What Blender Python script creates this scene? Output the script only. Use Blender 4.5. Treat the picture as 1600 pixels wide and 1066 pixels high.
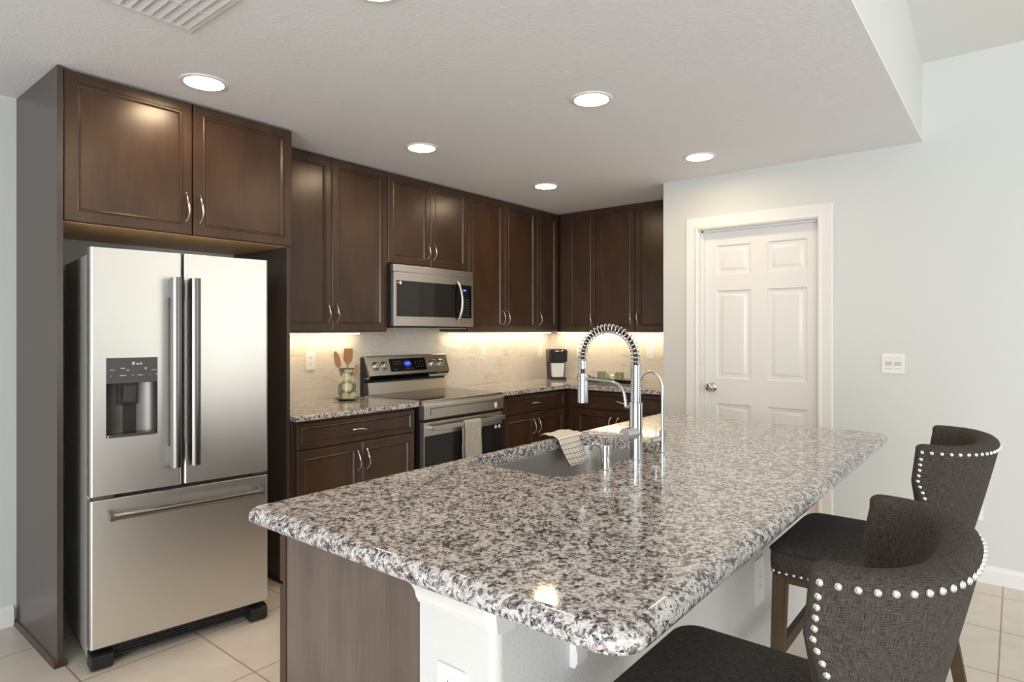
import bpy, bmesh, math, random
from mathutils import Vector, Matrix
random.seed(7)
PI = math.pi
sc = bpy.context.scene
col = sc.collection
for o in list(bpy.data.objects):
    bpy.data.objects.remove(o)

# ------------------------------------------------------------------ camera, world, light, exposure
CEIL = 2.471
cam_d = bpy.data.cameras.new('camera')
cam = bpy.data.objects.new('camera', cam_d); col.objects.link(cam)
cam.location = (-5.1162, -3.6574, 1.3759)
cam.rotation_euler = (PI/2, 0, -math.radians(50.9135))
cam_d.sensor_width = 36; cam_d.lens = 972.44*36/1600
cam_d.shift_y = -(533-517.74)/1600
cam_d.clip_start = .02
sc.camera = cam

sc.view_settings.view_transform = 'Standard'
sc.view_settings.look = 'None'
sc.view_settings.gamma = 1
sc.view_settings.use_curve_mapping = False
sc.view_settings.exposure = 0.08

w = bpy.data.worlds.new('sky'); sc.world = w; w.use_nodes = True
bg = w.node_tree.nodes['Background']
bg.inputs[0].default_value = (.86, .93, 1, 1); bg.inputs[1].default_value = 1.2

def area(name, loc, rot, sx, sy, power, color):
    l = bpy.data.lights.new(name, 'AREA'); l.shape = 'RECTANGLE'; l.size = sx; l.size_y = sy
    l.energy = power; l.color = color
    o = bpy.data.objects.new(name, l); col.objects.link(o); o.location = loc; o.rotation_euler = rot
    return o
# daylight through the big glazed openings of the living room behind the camera
area('window_daylight', (-8.9, -5.4, 1.32), (0, -PI/2-.12, 0), 2.3, 3.6, 262, (.94, .965, 1))      # west wall
area('slider_daylight', (-2.1, -7.9, 1.35), (PI/2+.1, 0, 0), 2.2, 2.3, 31, (1, .94, .82))       # rear wall

# ------------------------------------------------------------------ materials
def newmat(name):
    m = bpy.data.materials.new(name); m.use_nodes = True
    nt = m.node_tree; b = nt.nodes['Principled BSDF']
    return m, nt, b
def N(nt, t, **kw):
    n = nt.nodes.new(t)
    for k, v in kw.items():
        if k.startswith('i_'):
            n.inputs[k[2:].replace('_', ' ')].default_value = v
        else:
            setattr(n, k, v)
    return n
def L(nt, a, b): nt.links.new(a, b)
def simple(name, c, rough=.5, metal=0, spec=.5, emit=None, es=0, coat=0):
    m, nt, b = newmat(name)
    b.inputs['Base Color'].default_value = (*c, 1); b.inputs['Roughness'].default_value = rough
    b.inputs['Metallic'].default_value = metal; b.inputs['Specular IOR Level'].default_value = spec
    if emit:
        b.inputs['Emission Color'].default_value = (*emit, 1); b.inputs['Emission Strength'].default_value = es
    if coat:
        b.inputs['Coat Weight'].default_value = coat; b.inputs['Coat Roughness'].default_value = .05
    return m
def ramp(nt, stops, interp='LINEAR'):
    r = nt.nodes.new('ShaderNodeValToRGB'); e = r.color_ramp.elements; r.color_ramp.interpolation = interp
    while len(e) < len(stops): e.new(.5)
    for x, (p, c) in zip(e, stops):
        x.position = p; x.color = (*c, 1) if len(c) == 3 else c
    return r
def mapping(nt, scale=(1,1,1), loc=(0,0,0), rot=(0,0,0), src='Object'):
    tc = N(nt, 'ShaderNodeTexCoord'); mp = N(nt, 'ShaderNodeMapping')
    mp.inputs['Scale'].default_value = scale; mp.inputs['Location'].default_value = loc; mp.inputs['Rotation'].default_value = rot
    L(nt, tc.outputs[src], mp.inputs[0]); return mp.outputs[0]
def noise(nt, vec, scale, detail=4, rough=.5, dist=0):
    n = N(nt, 'ShaderNodeTexNoise'); n.inputs['Scale'].default_value = scale; n.inputs['Detail'].default_value = detail
    n.inputs['Roughness'].default_value = rough; n.inputs['Distortion'].default_value = dist
    L(nt, vec, n.inputs['Vector']); return n.outputs['Fac']
def bump(nt, b, h, strength, dist):
    n = N(nt, 'ShaderNodeBump'); n.inputs['Strength'].default_value = strength; n.inputs['Distance'].default_value = dist
    L(nt, h, n.inputs['Height']); L(nt, n.outputs[0], b.inputs['Normal'])

def wood(name, dark, light, rough=.36, gs=(26, 26, 1.6), spec=.5, bs=.05):
    m, nt, b = newmat(name)
    v = mapping(nt, gs); f = noise(nt, v, 3.2, 6, .62, .6)
    v2 = mapping(nt, (5, 5, 2)); f2 = noise(nt, v2, 1.3, 4, .5)
    mx = N(nt, 'ShaderNodeMath', operation='MULTIPLY_ADD'); L(nt, f2, mx.inputs[0]); mx.inputs[1].default_value = .8
    ad = N(nt, 'ShaderNodeMath', operation='MULTIPLY'); L(nt, f, ad.inputs[0]); ad.inputs[1].default_value = .45
    L(nt, ad.outputs[0], mx.inputs[2])
    r = ramp(nt, [(.38, dark), (.85, light)]); L(nt, mx.outputs[0], r.inputs[0])
    L(nt, r.outputs[0], b.inputs['Base Color'])
    b.inputs['Roughness'].default_value = rough; b.inputs['Specular IOR Level'].default_value = spec
    bump(nt, b, f, bs, .002)
    return m
M = {}
M['wood'] = wood('espresso_cabinet_wood', (.029, .0148, .0080), (.070, .0350, .0180), .30)
M['panel'] = wood('island_panel_daylit_wood', (.088, .066, .054), (.185, .146, .124), .42, (60, 60, .9))  # greyer and lighter than the cabinets: daylight reflection painted into the brown
M['panel_gloss'] = wood('fridge_panel_daylit_wood', (.048, .034, .028), (.072, .054, .046), .28, (60, 60, 1.2))  # grey of reflected daylight mixed into the dark wood colour
M['maple'] = wood('bare_maple', (.58, .38, .17), (.72, .50, .26), .5, (3, 30, 30))
M['stool_wood'] = wood('weathered_oak', (.036, .021, .011), (.105, .065, .034), .55, (40, 40, 2.2), .3, .2)
M['spoon_wood'] = wood('beech_spoon', (.36, .17, .06), (.50, .27, .11), .55, (40, 40, 3))
M['black'] = simple('black_enamel', (.012, .012, .013), .32)
M['toe'] = simple('dark_recess', (.015, .012, .010), .6)
M['rubber'] = simple('black_plastic', (.010, .010, .011), .38)
M['glass_black'] = simple('black_glass', (.006, .006, .007), .04, 0, .6)
M['glass_smoke'] = simple('smoked_window_glass', (.018, .018, .019), .06, 0, .36)
M['white_paint'] = simple('white_semi_gloss_trim', (.80, .80, .79), .32)
M['plate'] = simple('white_plastic_plate', (.82, .82, .80), .3)
M['slot'] = simple('outlet_slot', (.08, .08, .08), .5)
M['nickel'] = simple('satin_nickel', (.62, .57, .50), .22, 1)
M['chrome'] = simple('polished_chrome', (.80, .81, .83), .06, 1)
M['nail'] = simple('silver_nailhead', (.86, .84, .80), .18, 1)
M['lamp'] = simple('downlight_lens', (1, 1, 1), .4, emit=(1, .76, .48), es=80)
M['strip'] = simple('led_strip', (1, 1, 1), .4, emit=(1, .76, .49), es=44)
M['blue_led'] = simple('blue_display', (.0, .01, .05), .3, emit=(.10, .22, 1), es=2.2)
M['blue_glow'] = simple('blue_display_field', (.0, .005, .03), .2, emit=(.02, .06, .5), es=.6)
M['icon'] = simple('grey_print_and_gap_shade', (.55, .55, .54), .5)
M['icon_dim'] = simple('dim_key_print', (.16, .16, .16), .5)
M['sticker'] = simple('paper_sticker', (.85, .83, .80), .6)
M['caulk'] = simple('white_vent_paint', (.74, .74, .75), .45)
M['green'] = simple('sage_glaze', (.27, .33, .18), .25)
M['plate_green'] = simple('dark_green_glaze', (.03, .06, .02), .2)
M['tray'] = simple('black_lacquer_tray', (.012, .009, .008), .25)
M['disp'] = simple('dark_grey_dispenser', (.060, .060, .058), .35)
M['disp_in'] = simple('dispenser_recess_steel', (.14, .135, .125), .35, .7)
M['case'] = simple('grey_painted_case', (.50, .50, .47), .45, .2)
M['handle_blk'] = simple('dark_handle_cap', (.018, .018, .018), .25)
M['water'] = simple('coffee_water_tank', (.75, .78, .82), .1)

def brushed(name, c, rough=.27, axis=(1, 60, 300), bs=.03, var=.05):
    m, nt, b = newmat(name)
    v = mapping(nt, axis); f = noise(nt, v, 2.0, 4, .6)
    mr = N(nt, 'ShaderNodeMapRange'); L(nt, f, mr.inputs[0]); mr.inputs[3].default_value = rough-var; mr.inputs[4].default_value = rough+var
    L(nt, mr.outputs[0], b.inputs['Roughness'])
    b.inputs['Base Color'].default_value = (*c, 1); b.inputs['Metallic'].default_value = 1
    bump(nt, b, f, bs, .0006)
    return m
M['steel'] = brushed('brushed_stainless', (.60, .58, .55), .30, (2, 60, 400))
M['fridge_steel'] = brushed('fridge_stainless', (.74, .725, .69), .36, (2, 60, 300), .02)
M['fridge_handle'] = simple('fridge_handle_steel', (.20, .195, .185), .28, 1)
M['sink'] = brushed('sink_stainless', (.66, .66, .66), .34, (3, 200, 200))
M['faucet'] = brushed('faucet_stainless', (.62, .63, .65), .16, (200, 200, 2), .01, .03)

def granite():
    m, nt, b = newmat('speckled_granite')
    v = mapping(nt)
    nd = N(nt, 'ShaderNodeTexNoise'); nd.inputs['Scale'].default_value = 70; nd.inputs['Detail'].default_value = 3
    L(nt, v, nd.inputs['Vector'])
    sub = N(nt, 'ShaderNodeVectorMath', operation='SUBTRACT'); L(nt, nd.outputs['Color'], sub.inputs[0]); sub.inputs[1].default_value = (.5, .5, .5)
    sca = N(nt, 'ShaderNodeVectorMath', operation='SCALE'); L(nt, sub.outputs[0], sca.inputs[0]); sca.inputs['Scale'].default_value = .018
    ad = N(nt, 'ShaderNodeVectorMath', operation='ADD'); L(nt, v, ad.inputs[0]); L(nt, sca.outputs[0], ad.inputs[1])
    def vor(scale):
        n = N(nt, 'ShaderNodeTexVoronoi'); n.inputs['Scale'].default_value = scale; L(nt, ad.outputs[0], n.inputs['Vector'])
        s = N(nt, 'ShaderNodeSeparateColor'); L(nt, n.outputs['Color'], s.inputs[0]); return s.outputs[0], s.outputs[1]
    a, a2 = vor(148); c, _ = vor(290)
    big = noise(nt, v, 42, 3, .6)
    # crystal value = cell value pulled about by a slower noise so that dark grains cluster
    m1 = N(nt, 'ShaderNodeMath', operation='MULTIPLY_ADD'); L(nt, big, m1.inputs[0]); m1.inputs[1].default_value = 1.5; m1.inputs[2].default_value = -.75
    m2 = N(nt, 'ShaderNodeMath', operation='ADD'); L(nt, a, m2.inputs[0]); L(nt, m1.outputs[0], m2.inputs[1])
    r = ramp(nt, [(0, (.016, .018, .030)), (.19, (.065, .060, .068)), (.28, (.19, .150, .140)), (.39, (.37, .310, .275)), (.50, (.51, .480, .450)), (.68, (.69, .675, .665))], 'CONSTANT')
    L(nt, m2.outputs[0], r.inputs[0])
    m3 = N(nt, 'ShaderNodeMath', operation='ADD'); L(nt, c, m3.inputs[0]); L(nt, m1.outputs[0], m3.inputs[1])
    r2 = ramp(nt, [(0, (.018, .020, .034)), (.22, (.27, .215, .20)), (.46, (.53, .495, .465)), (.76, (.69, .675, .665))], 'CONSTANT')
    L(nt, m3.outputs[0], r2.inputs[0])
    mx = N(nt, 'ShaderNodeMix', data_type='RGBA'); mx.inputs['Factor'].default_value = .32
    L(nt, r.outputs[0], mx.inputs['A']); L(nt, r2.outputs[0], mx.inputs['B'])
    L(nt, mx.outputs['Result'], b.inputs['Base Color'])
    b.inputs['Roughness'].default_value = .07; b.inputs['Specular IOR Level'].default_value = .55
    return m
M['granite'] = granite()

def plaster(name, c, bscale=55, bstr=.12, rough=.75, kd=False):
    m, nt, b = newmat(name)
    b.inputs['Base Color'].default_value = (*c, 1); b.inputs['Roughness'].default_value = rough
    b.inputs['Specular IOR Level'].default_value = .3
    v = mapping(nt); f = noise(nt, v, bscale, 3, .55, .8 if kd else 0)
    if kd:
        r = ramp(nt, [(.42, (0, 0, 0)), (.58, (1, 1, 1))]); L(nt, f, r.inputs[0]); f = r.outputs[0]
    bump(nt, b, f, bstr, .004)
    return m
M['wall'] = plaster('pale_grey_wall_paint', (.655, .675, .66), 110, .06)
M['halfwall'] = plaster('white_textured_wall', (.68, .68, .66), 170, .30)
M['ceiling'] = plaster('knockdown_ceiling', (.83, .845, .875), 42, .20, .85, True)
M['upper'] = plaster('smooth_upper_ceiling', (.72, .73, .71), 90, .04, .85)

def splash():
    m, nt, b = newmat('cream_marble_subway_tile')
    tc = N(nt, 'ShaderNodeTexCoord')
    br = N(nt, 'ShaderNodeTexBrick'); br.offset = .5
    br.inputs['Scale'].default_value = 1; br.inputs['Mortar Size'].default_value = .0012; br.inputs['Mortar Smooth'].default_value = .2
    br.inputs['Brick Width'].default_value = .305; br.inputs['Row Height'].default_value = .0765
    br.inputs['Color1'].default_value = (.70, .66, .585, 1); br.inputs['Color2'].default_value = (.73, .69, .62, 1); br.inputs['Mortar'].default_value = (.60, .555, .47, 1)
    L(nt, tc.outputs['UV'], br.inputs['Vector'])
    mp = N(nt, 'ShaderNodeMapping'); mp.inputs['Rotation'].default_value = (0, 0, .9); mp.inputs['Scale'].default_value = (3, 9, 3); L(nt, tc.outputs['UV'], mp.inputs[0])
    f = noise(nt, mp.outputs[0], 1.6, 7, .62, 1.2)
    r = ramp(nt, [(.46, (1, 1, 1)), (.495, (.64, .58, .49)), (.53, (1, 1, 1))]); L(nt, f, r.inputs[0])
    f2 = noise(nt, tc.outputs['UV'], 5, 3); r2 = ramp(nt, [(.45, (0, 0, 0)), (.65, (.75, .75, .75))]); L(nt, f2, r2.inputs[0])
    mul = N(nt, 'ShaderNodeMix', data_type='RGBA', blend_type='MULTIPLY'); L(nt, r2.outputs[0], mul.inputs['Factor'])
    L(nt, br.outputs['Color'], mul.inputs['A']); L(nt, r.outputs[0], mul.inputs['B'])
    L(nt, mul.outputs['Result'], b.inputs['Base Color']); b.inputs['Roughness'].default_value = .22
    return m
M['splash'] = splash()

def floor_mat():
    m, nt, b = newmat('beige_ceramic_floor_tile')
    v = mapping(nt, (1, 1, 1), (1.025+.466*40, 3.597+.466*40, 0))
    br = N(nt, 'ShaderNodeTexBrick'); br.offset = 0
    br.inputs['Scale'].default_value = 1; br.inputs['Mortar Size'].default_value = .0035; br.inputs['Mortar Smooth'].default_value = .1
    br.inputs['Brick Width'].default_value = .466; br.inputs['Row Height'].default_value = .466
    br.inputs['Color1'].default_value = (.70, .632, .555, 1); br.inputs['Color2'].default_value = (.73, .662, .59, 1); br.inputs['Mortar'].default_value = (.40, .29, .20, 1)
    L(nt, v, br.inputs['Vector'])
    f = noise(nt, mapping(nt), 7, 5, .6); r = ramp(nt, [(.3, (.90, .88, .86)), (.7, (1, 1, 1))]); L(nt, f, r.inputs[0])
    mul = N(nt, 'ShaderNodeMix', data_type='RGBA', blend_type='MULTIPLY'); mul.inputs['Factor'].default_value = 1
    L(nt, br.outputs['Color'], mul.inputs['A']); L(nt, r.outputs[0], mul.inputs['B']); L(nt, mul.outputs['Result'], b.inputs['Base Color'])
    b.inputs['Roughness'].default_value = .28
    inv = N(nt, 'ShaderNodeMath', operation='SUBTRACT'); inv.inputs[0].default_value = 1; L(nt, br.outputs['Fac'], inv.inputs[1])
    bump(nt, b, inv.outputs[0], .25, .002)
    return m
M['floor'] = floor_mat()

def linen(name, dark, light, s=1):
    m, nt, b = newmat(name)
    a = noise(nt, mapping(nt, (45*s, 800*s, 1), src='UV'), 1, 3, .6)
    c = noise(nt, mapping(nt, (800*s, 45*s, 1), src='UV'), 1, 3, .6)
    ad = N(nt, 'ShaderNodeMath', operation='ADD'); L(nt, a, ad.inputs[0]); L(nt, c, ad.inputs[1])
    r = ramp(nt, [(.40, dark), (.62, light)]); 
    hf = N(nt, 'ShaderNodeMath', operation='MULTIPLY'); hf.inputs[1].default_value = .5; L(nt, ad.outputs[0], hf.inputs[0]); L(nt, hf.outputs[0], r.inputs[0])
    L(nt, r.outputs[0], b.inputs['Base Color']); b.inputs['Roughness'].default_value = .9; b.inputs['Specular IOR Level'].default_value = .06
    b.inputs['Sheen Weight'].default_value = .02; b.inputs['Sheen Roughness'].default_value = .5
    bump(nt, b, hf.outputs[0], .35, .0012)
    return m
M['linen'] = linen('charcoal_linen', (.020, .0165, .0145), (.115, .096, .086), 1.15)
M['welt'] = simple('charcoal_welt', (.030, .025, .022), .9)
M['dish_towel'] = linen('oatmeal_terry', (.34, .31, .27), (.58, .55, .49), .6)

def check_cloth():
    m, nt, b = newmat('windowpane_check_cloth')
    tc = N(nt, 'ShaderNodeTexCoord'); br = N(nt, 'ShaderNodeTexBrick'); br.offset = 0
    br.inputs['Scale'].default_value = 1; br.inputs['Mortar Size'].default_value = .0012; br.inputs['Mortar Smooth'].default_value = .3
    br.inputs['Brick Width'].default_value = .0215; br.inputs['Row Height'].default_value = .0215
    br.inputs['Color1'].default_value = br.inputs['Color2'].default_value = (.80, .75, .66, 1); br.inputs['Mortar'].default_value = (.07, .06, .055, 1)
    L(nt, tc.outputs['UV'], br.inputs['Vector']); L(nt, br.outputs['Color'], b.inputs['Base Color'])
    b.inputs['Roughness'].default_value = .9; b.inputs['Specular IOR Level'].default_value = .1
    return m
M['check'] = check_cloth()

def floral():
    m, nt, b = newmat('floral_painted_ceramic')
    v = mapping(nt); n = N(nt, 'ShaderNodeTexVoronoi'); n.inputs['Scale'].default_value = 17; n.inputs['Randomness'].default_value = .8; L(nt, v, n.inputs['Vector'])
    r = ramp(nt, [(0, (.35, .30, .08)), (.16, (.66, .62, .52)), (.40, (.62, .58, .42)), (.56, (.40, .34, .10)), (.64, (.10, .15, .11)), (.82, (.20, .27, .25))]); L(nt, n.outputs['Distance'], r.inputs[0])
    f = noise(nt, v, 120, 2); r2 = ramp(nt, [(.35, (.6, .6, .55)), (.6, (1, 1, 1))]); L(nt, f, r2.inputs[0])
    mul = N(nt, 'ShaderNodeMix', data_type='RGBA', blend_type='MULTIPLY'); mul.inputs['Factor'].default_value = .7
    L(nt, r.outputs[0], mul.inputs['A']); L(nt, r2.outputs[0], mul.inputs['B']); L(nt, mul.outputs['Result'], b.inputs['Base Color'])
    b.inputs['Roughness'].default_value = .15
    return m
M['floral'] = floral()

# ------------------------------------------------------------------ mesh builder
class MB:
    def __init__(s): s.bm = bmesh.new(); s.uv = None
    def box(s, x0, x1, y0, y1, z0, z1, bev=0, seg=2):
        if x0 > x1: x0, x1 = x1, x0
        if y0 > y1: y0, y1 = y1, y0
        if z0 > z1: z0, z1 = z1, z0
        v = [s.bm.verts.new((x, y, z)) for x in (x0, x1) for y in (y0, y1) for z in (z0, z1)]
        fs = [s.bm.faces.new([v[i] for i in q]) for q in ((0,1,3,2), (4,6,7,5), (0,4,5,1), (2,3,7,6), (0,2,6,4), (1,5,7,3))]
        if bev:
            es = list({e for f in fs for e in f.edges})
            bmesh.ops.bevel(s.bm, geom=es, offset=bev, segments=seg, affect='EDGES', profile=.5)
        return s
    def prism(s, pts, f, a0, a1, bev=0, seg=2):
        """pts 2-D polygon; f(p, a) -> 3-D point; swept from a0 to a1"""
        A = [s.bm.verts.new(f(p, a0)) for p in pts]; B = [s.bm.verts.new(f(p, a1)) for p in pts]
        n = len(pts); fs = []
        fs.append(s.bm.faces.new(A)); fs.append(s.bm.faces.new(B[::-1]))
        for i in range(n): fs.append(s.bm.faces.new((A[i], B[i], B[(i+1) % n], A[(i+1) % n])))
        if bev:
            es = list(set(list(fs[0].edges) + list(fs[1].edges)))
            bmesh.ops.bevel(s.bm, geom=es, offset=bev, segments=seg, affect='EDGES', profile=.5)
        return s
    def loft(s, rings, cap=True, closed=True):
        R = [[s.bm.verts.new(p) for p in r] for r in rings]
        n = len(R[0])
        for a, b in zip(R, R[1:]):
            for i in range(n if closed else n-1):
                j = (i+1) % n
                s.bm.faces.new((a[i], a[j], b[j], b[i]))
        if cap == True or cap == 'start': s.bm.faces.new(R[0][::-1])
        if cap == True or cap == 'end': s.bm.faces.new(R[-1])
        return s
    def tube(s, pts, r, n=12, cap=True):
        P = [Vector(p) for p in pts]; k = len(P)
        R = r if isinstance(r, (list, tuple)) else [r]*k
        T = []
        for i in range(k):
            d = (P[min(i+1, k-1)] - P[max(i-1, 0)]).normalized(); T.append(d)
        up = Vector((0, 0, 1)) if abs(T[0].z) < .9 else Vector((1, 0, 0))
        u = T[0].cross(up).normalized(); rings = []
        for i in range(k):
            u = (u - T[i]*u.dot(T[i])).normalized(); v = T[i].cross(u)
            rings.append([P[i] + (u*math.cos(2*PI*j/n) + v*math.sin(2*PI*j/n))*R[i] for j in range(n)])
        return s.loft(rings, cap)
    def lathe(s, prof, c=(0, 0, 0), n=32, mat=None, cap=True):
        mt = mat or Matrix()
        rings = [[mt @ Vector((r*math.cos(2*PI*j/n), r*math.sin(2*PI*j/n), z)) + Vector(c) for j in range(n)] for r, z in prof]
        return s.loft(rings, cap)
    def grid(s, f, nu, nv, uvf=None):
        V = [[s.bm.verts.new(f(i/nu, j/nv)) for j in range(nv+1)] for i in range(nu+1)]
        if uvf and s.uv is None: s.uv = s.bm.loops.layers.uv.new('UVMap')
        for i in range(nu):
            for j in range(nv):
                fc = s.bm.faces.new((V[i][j], V[i+1][j], V[i+1][j+1], V[i][j+1]))
                if uvf:
                    for lp, (a, b) in zip(fc.loops, ((i, j), (i+1, j), (i+1, j+1), (i, j+1))): lp[s.uv].uv = uvf(a/nu, b/nv)
        return s
    def boxuv(s):
        s.bm.normal_update()
        uv = s.bm.loops.layers.uv.verify()
        for f in s.bm.faces:
            n = f.normal
            for lp in f.loops:
                p = lp.vert.co
                if abs(n.z) >= max(abs(n.x), abs(n.y)): lp[uv].uv = (p.x, p.y)
                elif abs(n.x) > abs(n.y): lp[uv].uv = (p.y, p.z)
                else: lp[uv].uv = (p.x, p.z)
        return s
    def build(s, name, mat, parent=None, smooth=38, recalc=True, wn=True):
        if recalc: bmesh.ops.recalc_face_normals(s.bm, faces=s.bm.faces)
        if smooth:
            for e in s.bm.edges:
                if len(e.link_faces) == 2 and e.calc_face_angle(0) > math.radians(smooth): e.smooth = False
            for f in s.bm.faces: f.smooth = True
        me = bpy.data.meshes.new(name); s.bm.to_mesh(me); s.bm.free()
        me.materials.append(M[mat] if isinstance(mat, str) else mat)
        o = bpy.data.objects.new(name, me); col.objects.link(o)
        if parent: o.parent = parent
        if smooth and wn:
            md = o.modifiers.new('weighted', 'WEIGHTED_NORMAL'); md.keep_sharp = True; md.weight = 90
        return o

def thing(name, label, cat, loc=(0, 0, 0), rz=0, group=None):
    o = bpy.data.objects.new(name, None); col.objects.link(o); o.empty_display_size = .1
    o.location = loc; o.rotation_euler = (0, 0, rz)
    return tag(o, label, cat, group)
def tag(o, label, cat, group=None):
    o['label'] = label; o['category'] = cat
    if group: o['group'] = group
    return o
def struct(o): o['kind'] = 'structure'; return o
def copy_tree(o, parent=None):
    c = o.copy(); col.objects.link(c)
    if parent: c.parent = parent
    for ch in list(o.children): copy_tree(ch, c)
    return c
def lerp(a, b, t): return a+(b-a)*t
def XZ(y): return None
def poly_xy(p, a): return (p[0], p[1], a)
def poly_yz(p, a): return (a, p[0], p[1])
def poly_xz(p, a): return (p[0], a, p[1])
def rrect(x0, x1, y0, y1, r, ins=0, seg=6):
    """rounded rectangle, counter-clockwise; r = radii at (x0y0, x1y0, x1y1, x0y1)"""
    if not isinstance(r, (tuple, list)): r = (r,)*4
    out = []
    for (cx, cy, sx, sy, a0, rr) in ((x0, y0, 1, 1, PI, r[0]), (x1, y0, -1, 1, 1.5*PI, r[1]), (x1, y1, -1, -1, 0, r[2]), (x0, y1, 1, -1, .5*PI, r[3])):
        ox, oy = cx+sx*rr, cy+sy*rr; q = max(rr-ins, .0005)
        for k in range(seg+1):
            a = a0+k*PI/2/seg; out.append((ox+q*math.cos(a), oy+q*math.sin(a)))
    return out

# ------------------------------------------------------------------ room shell
XW = -.832                                             # pantry wall plane
YS = -3.231                                            # where the low kitchen ceiling ends
def wallbox(name, mat, *b): return struct(MB().box(*b).build(name, mat))
wallbox('floor', 'floor', -9.2, .3, -8.2, .3, -.12, 0)
wallbox('ceiling', 'ceiling', -9, .0, YS, 0, CEIL, CEIL+.010)
wallbox('trim_1', 'upper', -9, XW, YS, YS+.11, CEIL+.0100, 4.3)                  # soffit face above the low ceiling
struct(MB().prism([(XW+.1, 2.922-.0137), (XW+.1, 3.1), (-9.1, 4.3), (-9.1, 2.922+8.27*.137)], poly_xz, -8.1, YS).build('ceiling_vault', 'upper'))
wallbox('wall_back', 'wall', -9.2, .15, 0, .15, 0, CEIL+.1)
wallbox('wall_corner', 'wall', 0, .15, -1.7216, 0, 0, CEIL+.1)
wallbox('wall_return', 'wall', XW+.1, 0, -1.7216, -1.6216, 0, CEIL)
DY0, DY1, DZ = -2.673, -1.894, 2.094                   # clear door opening
m = MB()
m.box(XW, XW+.1, DY1+.02, -1.6216, 0, 3.2).box(XW, XW+.1, -8.1, DY0-.02, 0, 3.2).box(XW, XW+.1, DY0-.02, DY1+.02, DZ+.02, 3.2)
struct(m.build('wall_right', 'wall', smooth=0))
# west wall and rear wall of the living room with their glazed openings (behind the camera)
m = MB(); m.box(-9.1, -9, -8.1, -7.2, 0, 4.3).box(-9.1, -9, -3.6, 0, 0, 4.3).box(-9.1, -9, -7.2, -3.6, 0, .15).box(-9.1, -9, -7.2, -3.6, 2.5, 4.3)
struct(m.build('wall_left', 'wall', smooth=0))
m = MB(); m.box(-9.1, -3.3, -8.1, -8, 0, 4.3).box(-.95, XW, -8.1, -8, 0, 4.3).box(-3.3, -.95, -8.1, -8, 2.5, 4.3)
struct(m.build('wall_rear', 'wall', smooth=0))

def base_profile(t, h):  # (out, z)
    return [(0, 0), (t, 0), (t, h*.72), (t*.72, h*.80), (t*.62, h*.88), (t*.30, h*.96), (0, h)]
struct(MB().prism(base_profile(.016, .095), lambda p, a: (XW-p[0], a, p[1]), DY0-.10, -7.99).build('baseboard_right', 'white_paint'))
struct(MB().prism(base_profile(.016, .095), lambda p, a: (a, -p[0], p[1]), -8.99, -4.325).build('baseboard_back', 'white_paint'))

# tiled splash: one sheet on each wall, tiles in the material
m = MB(); 
m.grid(lambda a, b: (lerp(-3.247, -.008, a), -.008, lerp(.905, 1.50, b)), 1, 1, lambda a, b: (lerp(0, 3.24, a), lerp(.905, 1.50, b)-.914))
m.grid(lambda a, b: (-.008, lerp(-.008, -1.6216, a), lerp(.905, 1.372, b)), 1, 1, lambda a, b: (3.24+lerp(0, 1.62, a), lerp(.905, 1.372, b)-.914))
o = m.build('trim_2', 'splash', smooth=0, recalc=False); struct(o)
md = o.modifiers.new('thickness', 'SOLIDIFY'); md.thickness = .007; md.offset = -1

# pantry door -------------------------------------------------------------------------------
XD = XW+.08
door = struct(bpy.data.objects.new('door_1', None)); col.objects.link(door); door.location = (XD, 0, 0)
def ring_rect(y0, y1, z0, z1, i, x): return [(x, y0+i, z0+i), (x, y1-i, z0+i), (x, y1-i, z1-i), (x, y0+i, z1-i)]
m = MB(); bm = m.bm
# slab face with six sunk and raised panels
cols = [(-2.592, -2.342), (-2.231, -1.989)]; rows = [(.20, .863-.0), (1.043, 1.666), (1.778, 1.985)]
ys = sorted([DY0, DY1]+[v for c in cols for v in c]); zs = sorted([.012, DZ-.004]+[v for r in rows for v in r])
for i in range(len(ys)-1):
    for j in range(len(zs)-1):
        y0, y1, z0, z1 = ys[i], ys[i+1], zs[j], zs[j+1]
        if any(abs(y0-c[0]) < 1e-4 for c in cols) and any(abs(z0-r[0]) < 1e-4 for r in rows):
            m.loft([ring_rect(y0, y1, z0, z1, a, b) for a, b in ((0, 0), (.010, .012), (.022, .015), (.046, .004), (.052, .003))], 'end')
        else:
            m.loft([ring_rect(y0, y1, z0, z1, 0, 0)], 'end')
bmesh.ops.remove_doubles(bm, verts=bm.verts, dist=1e-4)
m.box(.012, .035, DY0, DY1, .012, DZ-.004)
m.build('door_slab', 'white_paint', door, 25)
m = MB(); c = (-.001, -1.963, .976)
RX = Matrix.Rotation(-PI/2, 4, 'Y')
m.lathe([(.033, 0), (.033, .005), (.026, .010), (.013, .013), (.012, .030), (.020, .036), (.029, .046), (.031, .056), (.026, .066), (.012, .070), (.001, .0705)], c, 28, RX)
m.build('door_knob', 'nickel', door)
m = MB()
for (a, b) in ((DY1, DY1+.019), (DY0-.019, DY0)): m.box(XW-.0005-XD, .10+XW-XD, a, b, 0, DZ+.019)
m.box(XW-.0005-XD, .10+XW-XD, DY0, DY1, DZ, DZ+.019)
for (a, b) in ((DY1-.012, DY1+.001), (DY0-.001, DY0+.012)): m.box(-.028, -.002, a, b, 0, DZ)         # stops
m.box(-.028, -.002, DY0, DY1, DZ-.012, DZ)
m.build('door_jamb', 'white_paint', door)
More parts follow.
